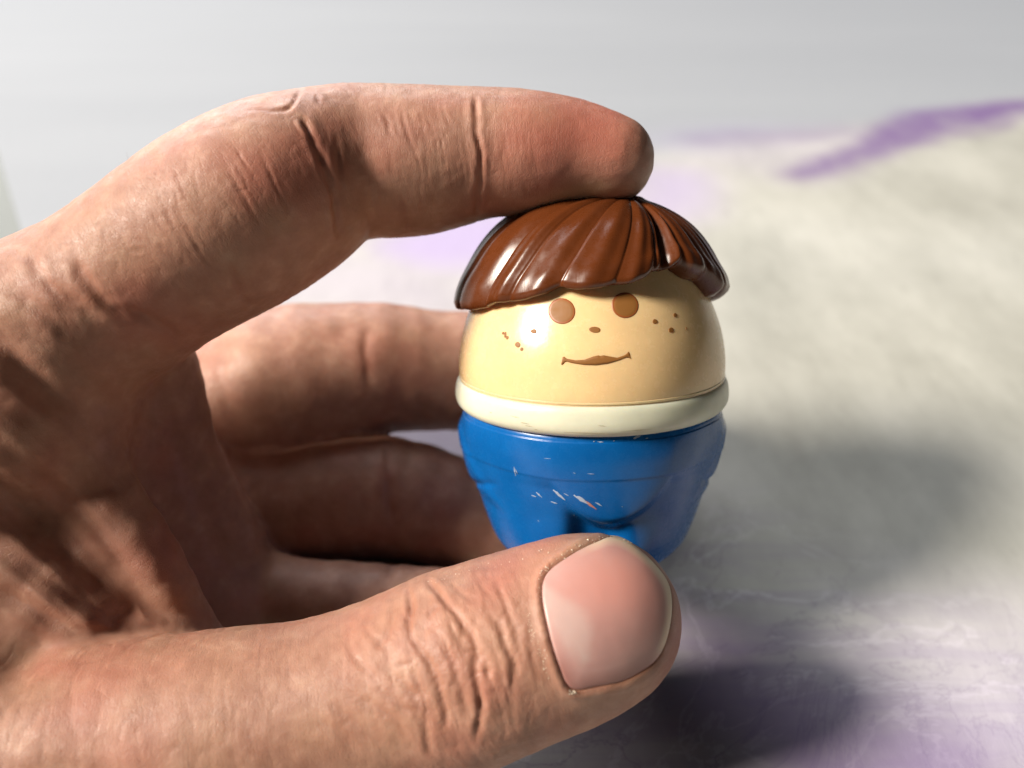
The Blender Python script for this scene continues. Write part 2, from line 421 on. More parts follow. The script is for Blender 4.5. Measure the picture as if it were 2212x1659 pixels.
# mouth as a strip between its two outlines
xs = np.linspace(886, 1353, 64)
mu = np.array(mouth_up, float); mdn = np.array(mouth_dn[::-1], float)
yu = np.interp(xs, mu[:, 0], mu[:, 1]); yd = np.interp(xs, mdn[:, 0], mdn[:, 1]); yd = np.maximum(yd, yu + 2)
rows = []
for s, hh in ((-.02, -.05), (0, .045), (.33, .06), (.66, .06), (1, .045), (1.02, -.05)):
    q = hit(929.25 + .32 * xs, 380.5 + .32 * (yu + (yd - yu) * s), HEAD)
    nn = q * [1, 0, 1]; nn /= np.linalg.norm(nn, axis=1)[:, None]; rows.append(q + nn * hh)
mesh_np('mouth', toy(np.vstack(rows)), gridF(6, 64)[:, ::-1], m_print, head)
for x, y, a, b_ in ((699, 1047, 21, 15), (508, 1072, 8, 20), (592, 1138, 18, 18), (619, 1168, 11, 12), (493, 1060, 8, 10), (521, 1090, 9, 12),
                   (1518, 981, 16, 16), (1654, 939, 12, 14), (1625, 1040, 17, 17), (1729, 1029, 4, 9)):
    decal('freckle', ell(*px1(x, y), a * .32, b_ * .32, random.uniform(-.3, .3), 8, .10), m_print, h=.05)

# scuffs and dirt on the trousers, crumbs under the collar
def streak(x0, y0, x1, y1, wd, m, name='scuff_mark', par=None, PR=BODY, off=.5, n=9):
    pts = []
    dx, dy = x1 - x0, y1 - y0; ln = math.hypot(dx, dy); nx, ny = -dy / ln, dx / ln
    for k in range(n):
        t = k / (n - 1); ww = wd * math.sin(math.pi * min(max(t, .12), .88)) * random.uniform(.35, 1.2)
        pts.append((x0 + dx * t + nx * ww, y0 + dy * t + ny * ww))
    for k in range(n - 1, -1, -1):
        t = k / (n - 1); ww = wd * math.sin(math.pi * min(max(t, .12), .88)) * random.uniform(.35, 1.2)
        pts.append((x0 + dx * t - nx * ww, y0 + dy * t - ny * ww))
    return [px2(*p) for p in pts]
trou = bpy.data.objects['trousers']
from mathutils.bvhtree import BVHTree
def bvh_of(o):
    me = o.data; return BVHTree.FromPolygons([v.co for v in me.vertices], [tuple(p.vertices) for p in me.polygons])
tb = bvh_of(trou); co = Vector(CM.translation)
def stick(name, poly, m, bvh, parent, h=.00004):
    P = np.array(poly); c = P.mean(0); V = []; ok = True
    def cast(x, y):
        d = (Vector(toW(at(x, y, 100))) - co).normalized()
        l, n, i, ds = bvh.ray_cast(co, d); return (l, n) if l is not None else None
    rings = [(.5, 1), (.9, 1), (1.0, .2)]
    for s, k in rings:
        for p in P:
            q = c + (p - c) * s; r = cast(*q)
            if r is None: return None
            n = r[1] if r[1].dot(co - r[0]) > 0 else -r[1]
            V.append(r[0] + n * h * k)
    r = cast(*c)
    if r is None: return None
    n = r[1] if r[1].dot(co - r[0]) > 0 else -r[1]
    V.append(r[0] + n * h); k = len(P); F = [(len(V) - 1, i, (i + 1) % k) for i in range(k)]
    for a in range(2):
        F += [(a * k + i, (a + 1) * k + i, (a + 1) * k + (i + 1) % k, a * k + (i + 1) % k) for i in range(k)]
    me = bpy.data.meshes.new(name); me.from_pydata([tuple(v) for v in V], [], F); me.materials.append(m)
    o = bpy.data.objects.new(name, me); C.objects.link(o); o.parent = parent
    o.matrix_parent_inverse = parent.matrix_world.inverted(); return o
for s in ((830, 955, 912, 1026, 9, m_chip), (968, 992, 1070, 1050, 15, m_chip), (1040, 1025, 1125, 1090, 9, m_rust), (1000, 1005, 1090, 1060, 7, m_chip),
          (716, 972, 756, 1008, 7, m_chip), (684, 992, 716, 1002, 5, m_chip), (1115, 1040, 1162, 1066, 5, m_chip), (815, 1035, 858, 1048, 5, m_chip),
          (902, 978, 936, 996, 3, m_chip), (566, 800, 578, 862, 5, m_chip), (575, 815, 592, 850, 3, m_chip), (1372, 610, 1420, 588, 11, m_chip), (1380, 612, 1395, 598, 7, m_chip),
          (1100, 632, 1112, 626, 4, m_chip), (1130, 630, 1170, 634, 4, m_chip), (1236, 628, 1246, 622, 4, m_chip), (1452, 610, 1474, 604, 3, m_chip), (1575, 565, 1590, 556, 3, m_chip),
          (966, 840, 982, 845, 3, m_chip), (1060, 846, 1110, 849, 2, m_chip), (726, 1160, 736, 1168, 3, m_chip), (968, 1126, 976, 1132, 3, m_chip), (1292, 1066, 1300, 1072, 3, m_chip),
          (770, 742, 815, 745, 2, m_chip)):
    stick('scuff_mark', streak(*s[:5], None, n=7), s[5], tb, trou)

cb = bvh_of(bpy.data.objects['collar'])
for s in ((540, 455, 600, 470, 3), (610, 500, 668, 512, 4), (640, 520, 690, 530, 3), (1130, 520, 1190, 528, 3), (700, 545, 730, 552, 2), (400, 430, 420, 438, 3), (1290, 560, 1500, 545, 2), (900, 566, 1180, 575, 2)):
    stick('dirt_mark', streak(*s[:5], None, n=9), m_dirt, cb, bpy.data.objects['collar'], .00002)
# hair shell: strands run from the whorl to the fringe
edge_px = [px1(*p) for p in ((200, 890), (240, 905), (330, 880), (400, 868), (470, 826), (560, 826), (700, 786), (800, 770), (870, 742), (925, 752), (1000, 756), (1100, 752), (1200, 738), (1330, 716), (1420, 676), (1500, 606), (1535, 572), (1590, 584), (1650, 628), (1700, 664), (1750, 684), (1800, 700), (1850, 745), (1895, 800))]
He = hit([p[0] for p in edge_px], [p[1] for p in edge_px], HEAD, .9)
phe = np.arctan2(He[:, 0], He[:, 2]); ze = He[:, 1]; o_ = np.argsort(phe); phe, ze = phe[o_], ze[o_]
kk = np.abs(phe) < 1.30; phe, ze = phe[kk], ze[kk]
phe = np.concatenate([[-math.pi, -2.2, -1.62], phe, [1.50, 1.62, 2.2, math.pi]])
ze = np.concatenate([[9.0, 9.6, 11.2], ze, [11.9, 12.0, 10.0, 9.0]])
nphi, ntt = 540, 70
ph = -math.pi + np.arange(nphi) / nphi * 2 * math.pi
z0 = np.interp(ph, phe, ze)
z0 = np.convolve(np.concatenate([z0[-2:], z0, z0[:2]]), [.1, .2, .4, .2, .1], 'valid')
NS = 18
jit = np.cumsum(rng.uniform(.7, 1.35, NS)); jit = -math.pi + jit / jit[-1] * 2 * math.pi
jit = np.where(np.abs(jit - .56) < .11, jit - .14, jit)
part = .56
grooves = np.sort(np.concatenate([jit, [part]]))
def groove_val(a):                                  # 0 at a groove, 1 mid strand
    i = np.searchsorted(grooves, a) % len(grooves)
    hi = grooves[i]; lo = grooves[i - 1]
    hi = np.where(hi < a, hi + 2 * math.pi, hi); lo = np.where(lo > a, lo - 2 * math.pi, lo)
    t = (a - lo) / (hi - lo); return np.abs(np.sin(math.pi * t)) ** .75, t, i
gv, gt, gi = groove_val(ph)
z0 = z0 + (.35 * (1 - gv)) * 1.0 - .12 + .45 * sstep(-.6, -.3, ph) * (1 - sstep(.45, .6, ph)) + 1.1 * sstep(.57, .72, ph) * (1 - sstep(1.7, 2.0, ph))
cc = np.array([0, 7.0, 0])
whorl = np.array([4.7, 25.4, 1.5])
E = np.stack([rad(HAIR, z0) * np.sin(ph), z0, rad(HAIR, z0) * np.cos(ph)], 1)
dE = E - cc; dE /= np.linalg.norm(dE, axis=1)[:, None]
dW = whorl - cc; dW /= np.linalg.norm(dW)
om = np.arccos(np.clip(dE @ dW, -1, 1))
T = np.linspace(0, 1, ntt) ** .85
swirl_a = .10
rows = []
def dome_r(d):
    lo = np.zeros(len(d)); hi = np.full(len(d), 40.0)
    for _ in range(26):
        m = (lo + hi) / 2; P = cc + d * m[:, None]
        f = np.hypot(P[:, 0], P[:, 2]) - np.where(P[:, 1] > 403 * K, -1, rad(HAIR, P[:, 1]))
        hi = np.where(f > 0, m, hi); lo = np.where(f > 0, lo, m)
    return lo
for t in T:
    a = np.sin((1 - t) * om) / np.sin(om); b_ = np.sin(t * om) / np.sin(om)
    d = dW * a[:, None] + dE * b_[:, None]
    # bend strands sideways so they sweep
    ang = swirl_a * math.sin(math.pi * t) * np.sign(ph - part + 1e-6) * -1 * np.clip(np.abs(ph - part), 0, .6)
    ca_, sa_ = np.cos(ang), np.sin(ang)
    d = np.stack([d[:, 0] * ca_ + d[:, 2] * sa_, d[:, 1], -d[:, 0] * sa_ + d[:, 2] * ca_], 1)
    d /= np.linalg.norm(d, axis=1)[:, None]
    r = dome_r(d)
    amp = .34 * sstep(0.02, .35, t) * (.75 + .5 * t)
    rib = (gv - .75) * amp
    rib += .16 * np.sin(gi * 2.3 + 1) * sstep(.1, .6, t)              # each strand a little higher or lower
    rib += .07 * np.sin(gt * 2 * math.pi * 2 + gi) * sstep(.2, .7, t)  # secondary furrow
    dp = np.abs(ph - part)
    rib -= (.9 * sstep(.0, .3, t) + .35 * t) * np.exp(-(dp / .075) ** 2)
    rib -= .55 * math.exp(-(t / .035) ** 2) - .35 * math.exp(-((t - .07) / .04) ** 2)
    # lower rim turns in softly
    rib -= .35 * sstep(.965, 1.0, t) ** 2
    rib += .25 * np.exp(-((t - .9) / .08) ** 2)
    # the tuft right of the part stands off the head
    rib += .35 * t * sstep(.62, .8, ph) * (1 - sstep(1.6, 2.0, ph))
    rib -= .45 * sstep(.5, .95, t) * (1 - sstep(.9, 1.3, np.abs(ph))) * (1 - .8 * sstep(.5, .65, ph))
    rib += .35 * sstep(.5, 1, t) * sstep(-1.2, -1.5, ph)
    rows.append(cc + d * (r + rib)[:, None])
last = rows[-1]
hr = np.hypot(last[:, 0], last[:, 2]); inner = rad(HEAD, last[:, 1]) - .3
tuft = sstep(.57, .72, ph) * (1 - sstep(1.7, 2.0, ph))
for f_, dz, dt in ((.15, -.14, -.35), (.35, -.2, -.75), (.6, -.12, -1.15), (.85, .05, -1.4), (1.0, .35, -1.3)):
    dz = dz + dt * tuft
    rr = hr + (inner - hr) * f_
    rows.append(np.stack([last[:, 0] / hr * rr, last[:, 1] + dz, last[:, 2] / hr * rr], 1))
nr = len(rows); HV = np.stack(rows, 1).reshape(-1, 3)
hair = mesh_np('hair', toy(HV), gridF(nphi, nr, True)[:, ::-1], m_hair, head)
hair.data.update()

# ------------------------------------------------------------------ hand
def cap(px, py, D, r): return (*at(px, py, D), r * D / FPX)
CH = {}
CH['index'] = ([cap(*p) for p in ((1320, 346, 111, 93), (1240, 334, 112, 112), (1130, 332, 112, 130), (1040, 332, 112.5, 137), (900, 349, 113, 156), (770, 354, 112.5, 161),
        (695, 368, 110.5, 168), (618, 408, 109, 193), (520, 462, 107.5, 206), (380, 546, 107, 196), (240, 640, 107, 193), (100, 725, 107, 212), (-150, 880, 107, 260), (-450, 1050, 103, 330))], 1.12)
CH['web'] = ([cap(*p) for p in ((-20, 770, 105, 85), (92, 908, 105, 82), (192, 1022, 106, 74), (286, 1157, 107.5, 70), (354, 1280, 109, 70), (416, 1400, 110.5, 70), (470, 1500, 111, 90))], 1.0)
CH['web2'] = ([cap(*p) for p in ((-160, 900, 106, 170), (-60, 1060, 105, 160), (60, 1190, 105, 135), (190, 1310, 106, 110), (280, 1430, 108, 90))], 1.0)
CH['pad'] = ([cap(*p) for p in ((-320, 960, 105, 230), (-60, 935, 102, 175), (80, 915, 103, 125), (170, 895, 107, 92))], 1.0)
CH['web3'] = ([cap(*p) for p in ((-330, 1200, 108, 250), (-60, 1340, 105, 170), (90, 1440, 106, 140))], 1.0)
CH['fill'] = ([cap(*p) for p in ((150, 800, 112, 100), (225, 930, 115, 90), (290, 1040, 118, 85), (340, 1170, 121, 85), (420, 1330, 124, 90))], 1.0)
CH['thumb'] = ([cap(*p) for p in ((1284, 1340, 102, 186), (1230, 1358, 101.5, 198), (1130, 1396, 101, 204), (1000, 1440, 101, 213), (850, 1495, 101.5, 206), (680, 1545, 101, 204),
        (450, 1585, 100, 216), (200, 1615, 99.3, 216), (0, 1635, 98.5, 228), (-330, 1510, 98, 290))], 1.0)
CH['base'] = ([cap(*p) for p in ((180, 740, 114, 100), (300, 765, 118, 102), (338, 850, 121, 100), (372, 960, 124, 92), (430, 1085, 127, 94), (480, 1180, 129, 92), (520, 1330, 131, 100))], 1.0)
CH['fold'] = ([cap(*p) for p in ((30, 700, 104, 60), (110, 740, 104.5, 55), (185, 800, 108, 52), (245, 880, 112, 50), (290, 960, 116, 50))], 1.0)
CH['palm'] = ([cap(*p) for p in ((250, 880, 140, 170), (350, 1010, 141, 165), (420, 1180, 136, 150), (440, 1330, 128, 140))], 1.0)
CH['heel'] = ([cap(*p) for p in ((-330, 1000, 120, 300), (-20, 1140, 126, 220), (200, 1330, 124, 160))], 1.0)
CH['middle'] = ([cap(*p) for p in ((300, 870, 146, 150), (470, 885, 148, 150), (600, 838, 149, 176), (720, 812, 150, 158), (820, 795, 151, 141), (930, 800, 153, 130), (1060, 806, 154, 127), (1180, 830, 155, 122), (1290, 850, 155, 112))], 1.0)
CH['ring'] = ([cap(*p) for p in ((330, 1020, 143, 130), (560, 1085, 144, 130), (700, 1080, 144, 136), (830, 1072, 144, 132), (960, 1102, 144, 122), (1080, 1158, 142.5, 104), (1140, 1185, 142, 92))], 1.0)
CH['pinky'] = ([cap(*p) for p in ((380, 1230, 133, 120), (600, 1296, 131.5, 96), (740, 1304, 131, 92), (870, 1310, 130.5, 86), (990, 1310, 130, 80), (1050, 1310, 129, 74))], 1.0)
CH['wrist'] = ([cap(*p) for p in ((-560, 1200, 107, 330), (-800, 1250, 98, 420), (-1500, 1330, 90, 500), (-2900, 1450, 84, 580))], 1.0)
BL = dict(index=0.0, thumb=2.4, web=4.0, web2=5.0, web3=6.0, pad=5.0, base=4.0, fill=5.0, fold=3.0, palm=3.0, heel=8.0, middle=1.6, ring=1.2, pinky=1.2, wrist=9.0)
def dens(ch, n):
    A = smooth_open(ch, n); return [tuple(a) for a in A]
for _n in CH:
    CH[_n] = (dens(CH[_n][0], 3 if _n in ('index', 'thumb') else 2), CH[_n][1])
def chain_d(P, ch, sz):
    d = None
    for k in range(len(ch) - 1):
        a = np.array(ch[k][:3]); b = np.array(ch[k + 1][:3]); ra, rb = ch[k][3], ch[k + 1][3]
        ba = b - a; l2 = ba @ ba
        pa = P - a; t = np.clip((pa @ ba) / l2, 0, 1)
        q = pa - t[:, None] * ba
        if sz != 1.0: q[:, 2] /= sz
        e = np.sqrt((q * q).sum(1)) - (ra + (rb - ra) * t)
        if d is None: d = e
        else:
            h = np.clip(.5 + .5 * (e - d) / .8, 0, 1); d = e * (1 - h) + d * h - .4 * h * (1 - h)
    return d
def chain_uv(P, ch):                                # smooth position along and around a chain
    W = 0; S = 0; Q = 0; s0 = 0.0
    for k in range(len(ch) - 1):
        a = np.array(ch[k][:3]); b = np.array(ch[k + 1][:3]); ra, rb = ch[k][3], ch[k + 1][3]
        ba = b - a; l2 = ba @ ba; pa = P - a; t = np.clip((pa @ ba) / l2, 0, 1)
        q = pa - t[:, None] * ba; e = np.sqrt((q * q).sum(1)) - (ra + (rb - ra) * t)
        w_ = np.exp(-np.clip(e, -20, 60) / 1.3); W = W + w_; S = S + w_ * (s0 + t * math.sqrt(l2)); Q = Q + w_[:, None] * q
        s0 += math.sqrt(l2)
    return S / W, Q / W[:, None]
def smin(a, b, k):
    h = np.clip(.5 + .5 * (b - a) / k, 0, 1); return b * (1 - h) + a * h - k * h * (1 - h)
def sdf(P, names=None):
    d = None
    for n, (ch, sz) in CH.items():
        if names and n not in names: continue
        e = chain_d(P, ch, sz)
        d = e if d is None else smin(d, e, BL[n])
    return d
# voxel grid, evaluated only near the surface
H = 1.1
lo = np.array([-215.0, -70.0, -172.0]); hi = np.array([34.0, 46.0, -84.0])
nx, ny, nz_ = [int(v) for v in np.ceil((hi - lo) / H)]
gx = lo[0] + np.arange(nx) * H; gy_ = lo[1] + np.arange(ny) * H; gz = lo[2] + np.arange(nz_) * H
G = np.full((nx, ny, nz_), 9.0, np.float32)
Bk = 8
for i in range(0, nx, Bk):
    cen = []; idx = []
    for j in range(0, ny, Bk):
        for k in range(0, nz_, Bk):
            cen.append((gx[min(i + 4, nx - 1)], gy_[min(j + 4, ny - 1)], gz[min(k + 4, nz_ - 1)])); idx.append((j, k))
    dc = sdf(np.array(cen))
    for (j, k), dv in zip(idx, dc):
        if abs(dv) > 14: 
            G[i:i + Bk, j:j + Bk, k:k + Bk] = 9.0 if dv > 0 else -9.0; continue
        a, b, c = gx[i:i + Bk], gy_[j:j + Bk], gz[k:k + Bk]
        AA = np.stack(np.meshgrid(a, b, c, indexing='ij'), -1)
        G[i:i + Bk, j:j + Bk, k:k + Bk] = sdf(AA.reshape(-1, 3)).reshape(AA.shape[:3])
# naive surface nets
S = G < 0
cx = [G[:-1, :-1, :-1], G[1:, :-1, :-1], G[:-1, 1:, :-1], G[1:, 1:, :-1], G[:-1, :-1, 1:], G[1:, :-1, 1:], G[:-1, 1:, 1:], G[1:, 1:, 1:]]
cnt = sum((c < 0).astype(np.int8) for c in cx); act = (cnt > 0) & (cnt < 8)
AI = np.argwhere(act); vid = np.full(act.shape, -1, np.int64); vid[act] = np.arange(len(AI))
vals = np.stack([c[act] for c in cx], 1); offs = np.array([(0, 0, 0), (1, 0, 0), (0, 1, 0), (1, 1, 0), (0, 0, 1), (1, 0, 1), (0, 1, 1), (1, 1, 1)], float)
acc = np.zeros((len(AI), 3)); n_ = np.zeros(len(AI))
for a in range(8):
    for b in range(a + 1, 8):
        if np.abs(offs[a] - offs[b]).sum() != 1: continue
        va, vb = vals[:, a], vals[:, b]; m = (va < 0) != (vb < 0)
        t = np.where(m, va / np.where(m, va - vb, 1), 0)
        acc += m[:, None] * (offs[a] + t[:, None] * (offs[b] - offs[a])); n_ += m
V = lo + (AI + acc / n_[:, None]) * H
F = []
for ax in range(3):
    o1, o2 = (ax + 1) % 3, (ax + 2) % 3
    sl0 = [slice(1, None)] * 3; sl0[ax] = slice(0, -1); sl1 = [slice(1, None)] * 3; sl1[ax] = slice(1, None)
    e = S[tuple(sl0)] != S[tuple(sl1)]; pos = S[tuple(sl0)]
    E_ = np.argwhere(e); flip = pos[e]
    E_ = E_ + 1; E_[:, ax] -= 1
    ok = np.all(E_ < np.array(act.shape), axis=1); E_ = E_[ok]; flip = flip[ok]
    d1 = np.zeros(3, int); d1[o1] = 1; d2 = np.zeros(3, int); d2[o2] = 1
    q = np.stack([vid[tuple((E_ - d1 - d2).T)], vid[tuple((E_ - d2).T)], vid[tuple(E_.T)], vid[tuple((E_ - d1).T)]], 1)
    q[~flip] = q[~flip][:, ::-1]; F.append(q)
F = np.vstack(F); F = F[(F >= 0).all(1)]
for _ in range(2):                                  # settle vertices on the surface
    d0 = sdf(V); g = np.stack([(sdf(V + e) - d0) for e in np.eye(3) * .05], 1) / .05
    V = V - g * (d0 / np.maximum((g * g).sum(1), .3))[:, None]
base = mesh_np('hand_base', V, F, None, None, world=False)
sm_ = base.modifiers.new('s', 'SUBSURF'); sm_.levels = 2; sm_.render_levels = 2
dg = bpy.context.evaluated_depsgraph_get(); em = base.evaluated_get(dg).to_mesh()
nV = len(em.vertices); V = np.empty(nV * 3, np.float32); em.vertices.foreach_get('co', V); V = V.reshape(-1, 3).astype(float)
NN = np.empty(nV * 3, np.float32); em.vertex_normals.foreach_get('vector', NN); NN = NN.reshape(-1, 3).astype(float)
F = np.empty(len(em.loops), np.int32); em.loops.foreach_get('vertex_index', F); F = F.reshape(-1, 4)
base.evaluated_get(dg).to_mesh_clear(); bpy.data.objects.remove(base)
print('hand verts', nV)

px, py = proj(V); DD = -V[:, 2]
facing = NN[:, 2]                                   # towards the viewer's side
disp = np.zeros(nV); red_shade = np.zeros(nV)
names = list(CH); dist = np.stack([chain_d(V, CH[n][0], CH[n][1]) for n in names], 1); own = dist.argmin(1)
oid = {n: i for i, n in enumerate(names)}
near = np.isin(own, [oid[n] for n in ('index', 'thumb', 'web', 'web2', 'web3', 'pad', 'fold', 'base', 'fill', 'heel', 'wrist')])

so_ = np.sort(dist, axis=1); edgef = sstep(0, 2.5, so_[:, 1] - so_[:, 0])
def crease(pts, dep, wid, who=None, ridge=.42, fade=.30, rd=.5, sm=4, wob=2.5, seed=0):
    dep *= .46; rd *= .7; wid *= .85; seed = int(pts[0][0]) % 97
    if who == ('thumb',): dep *= 1.05; ridge *= .7
    P = smooth_open(pts, sm)
    m = (px > P[:, 0].min() - 60) & (px < P[:, 0].max() + 60) & (py > P[:, 1].min() - 60) & (py < P[:, 1].max() + 60) & (facing > -.25)
    if who: m &= np.isin(own, [oid[n] for n in who if n in oid])
    else: m &= near
    ix = np.nonzero(m)[0]
    if not len(ix): return
    Q = np.stack([px[ix], py[ix], 0 * px[ix]], 1)
    wx = wob * vnoise(Q, 22.0, seed + 3); wy = wob * vnoise(Q, 22.0, seed + 4)
    d, s = polydist(px[ix] + wx, py[ix] + wy, P); d = d * DD[ix] / FPX
    f = sstep(0, fade, s) * (1 - sstep(1 - fade, 1, s))
    f = f * (.72 + .38 * vnoise(np.stack([px[ix], py[ix], 0 * px[ix]], 1), 26.0, seed + 7))
    disp[ix] += f * (-dep * np.exp(-(d / wid) ** 2) + ridge * dep * np.exp(-((d - 2.1 * wid) / (1.3 * wid)) ** 2))
    red_shade[ix] = np.maximum(red_shade[ix], f * rd * np.exp(-(d / (wid * 1.5)) ** 2))
def c2(*p): return [(707.9 + .2667 * x, 1194.6 + .2667 * y) for x, y in p]
def c3(*p): return [(442.5 + .480 * x, 132.8 + .480 * y) for x, y in p]
def c4(*p): return [(.3734 * x, 177 + .3734 * y) for x, y in p]
def c5(*p): return [(.32 * x, 531 + .32 * y) for x, y in p]
def c6(*p): return [(.3067 * x, 1150.3 + .3067 * y) for x, y in p]
TW = ('thumb',)
crease(c2((650, 200), (670, 480), (660, 600), (700, 720), (820, 900), (900, 1080), (950, 1280), (965, 1460)), .75, .42, TW, .45, .1, .9)
crease(c2((780, 190), (890, 320), (960, 410), (1080, 550), (1200, 760), (1195, 930), (1235, 1150), (1230, 1330), (1195, 1560)), .8, .42, TW, .5, .1, .9)
crease(c2((1200, 760), (1280, 900), (1300, 1080)), .4, .4, TW)
crease(c2((1250, 420), (1400, 620), (1440, 740), (1530, 920), (1590, 1150)), .5, .45, TW)
crease(c2((1340, 150), (1380, 280), (1500, 560), (1550, 700), (1600, 950)), .32, .35, TW)
crease(c2((930, 440), (850, 470), (800, 550)), .3, .3, TW)
crease(c2((850, 660), (950, 770), (1020, 900), (1060, 1050), (1110, 1230), (1150, 1400)), .5, .45, TW)
crease(c2((1100, 800), (1150, 790), (1200, 800)), .3, .25, TW)
crease(c2((430, 860), (520, 1000), (640, 1100), (720, 1200), (790, 1350), (800, 1500), (840, 1659)), .5, .5, TW, .4, .08)
crease(c2((60, 1060), (300, 1200), (480, 1300), (620, 1450), (700, 1600)), .35, .5, TW)
crease(c2((380, 1060), (560, 1230), (700, 1300), (790, 1450)), .35, .4, TW)
crease(c2((280, 560), (400, 720), (520, 800)), .3, .4, TW)
crease(c2((560, 300), (500, 600), (410, 730), (330, 800)), .3, .4, TW)
crease(c2((160, 500), (190, 800), (340, 960), (600, 1230)), .28, .45, TW)
crease(c2((-100, 1150), (150, 1330), (350, 1450), (500, 1620)), .3, .6, TW)
crease(c2((-200, 1300), (0, 1400), (150, 1500), (300, 1650)), .35, .7, TW)
crease(c2((560, 440), (640, 560), (660, 640)), .25, .3, TW)
crease(c2((620, 860), (680, 1000), (760, 1150), (830, 1300), (850, 1480)), .3, .4, TW)
crease(c2((1000, 220), (1080, 330), (1200, 400)), .22, .28, TW)
crease(c2((1450, 430), (1380, 600)), .2, .28, TW)
crease(c2((1480, 820), (1500, 1000), (1520, 1200)), .3, .4, TW)
crease(c2((1650, 500), (1630, 700), (1680, 950), (1720, 1150)), .25, .35, TW)
crease(c2((1180, 120), (1230, 240), (1330, 380)), .2, .3, TW)
for k in range(26):                                 # cross-lines between the big folds
    x = random.uniform(0, 1500); y = 350 + random.uniform(0, 1000) - .2 * x + 100
    a = random.uniform(.2, 1.0) if k % 3 else random.uniform(-.6, 0)
    l = random.uniform(60, 200)
    crease(c2((x, y), (x + l * math.cos(a) * .5, y + l * math.sin(a) * .5 + random.uniform(-15, 15)), (x + l * math.cos(a), y + l * math.sin(a))), random.uniform(.1, .2), random.uniform(.22, .34), TW, .4, .3, .3)
IX = ('index',)
crease(c3((1212, 150), (1218, 230), (1226, 330), (1242, 450), (1234, 560), (1222, 640), (1218, 705)), .75, .38, IX, .5, .12, .9)
crease(c3((430, 235), (480, 340), (540, 470), (580, 600), (598, 720), (606, 820)), .9, .45, IX, .4, .12, .9)
crease(c3((436, 110), (418, 150), (385, 200), (330, 222), (250, 225)), .5, .3, IX, .2, .25, .5)
crease(c3((500, 150), (520, 190)), .3, .35, IX)
crease(c3((800, 205), (830, 310), (870, 370)), .22, .25, IX)
crease(c3((875, 180), (900, 290), (940, 390), (975, 500)), .28, .24, IX)
crease(c3((960, 190), (985, 300), (1000, 420), (1010, 500)), .2, .2, IX)
crease(c3((590, 300), (600, 420), (612, 600), (620, 700)), .3, .4, IX)
crease(c3((700, 540), (710, 640), (740, 760), (700, 800)), .25, .35, IX)
crease(c3((880, 560), (895, 700), (905, 790)), .2, .35, IX)
crease(c3((1060, 180), (1085, 250), (1110, 300)), .22, .2, IX)
for k, x in enumerate(np.arange(950, 1205, 27)):
    o1 = random.uniform(-20, 40)
    crease(c3((x - 5, 300 + o1), (x + 8, 380 + o1), (x + 22, 470 + o1), (x + 26, 540 + o1 * 2)), .11, .16, IX, .5, .3, .2, wob=3)
for k, x in enumerate(np.arange(1262, 1480, 30)):
    o1 = random.uniform(-20, 20)
    crease(c3((x - 12, 240 + o1), (x, 330), (x + 16, 450 + o1), (x + 34 + k * 6, 560 + o1)), .08, .16, IX, .5, .3, .15, wob=3)
crease(c4((1240, 370), (1370, 590), (1440, 710), (1520, 860)), .22, .24, IX, .5)
crease(c4((1330, 440), (1400, 540), (1440, 640)), .18, .2, IX, .5)
crease(c4((1490, 340), (1560, 530), (1640, 700), (1690, 800)), .2, .22, IX, .5)
crease(c4((1370, 370), (1400, 440), (1440, 510)), .18, .2, IX)
crease(c4((1680, 200), (1720, 280), (1780, 360)), .2, .22, IX)
crease(c4((1040, 740), (1100, 880), (1180, 1020), (1260, 1120)), .2, .24, IX)
crease(c4((960, 700), (980, 790), (1030, 860)), .2, .22, IX)
crease(c4((870, 750), (930, 840), (990, 890)), .2, .22, IX)
crease(c4((1000, 470), (1040, 590), (1090, 700)), .16, .2, IX)
crease(c4((1110, 480), (1135, 600), (1160, 690)), .16, .2, IX)
crease(c4((1400, 150), (1490, 165), (1600, 165)), .16, .2, IX)
crease(c4((1300, 1000), (1380, 1180), (1480, 1330)), .2, .5, IX)
crease(c4((1550, 820), (1600, 960), (1680, 1100)), .18, .5, IX)
for k in range(46):
    t = random.random(); x = 250 + 1150 * t; y = 880 - 560 * t + random.uniform(-60, 380); l = random.uniform(50, 130); a = random.uniform(.8, 1.4)
    if k % 3 == 0: a = random.uniform(-.3, .5)
    crease(c4((x, y), (x + l * .5 * math.cos(a) + random.uniform(-8, 8), y + l * .5 * math.sin(a)), (x + l * math.cos(a), y + l * math.sin(a))), random.uniform(.09, .16), random.uniform(.18, .26), ('index', 'base', 'fold'), .5, .3, .15, wob=3)
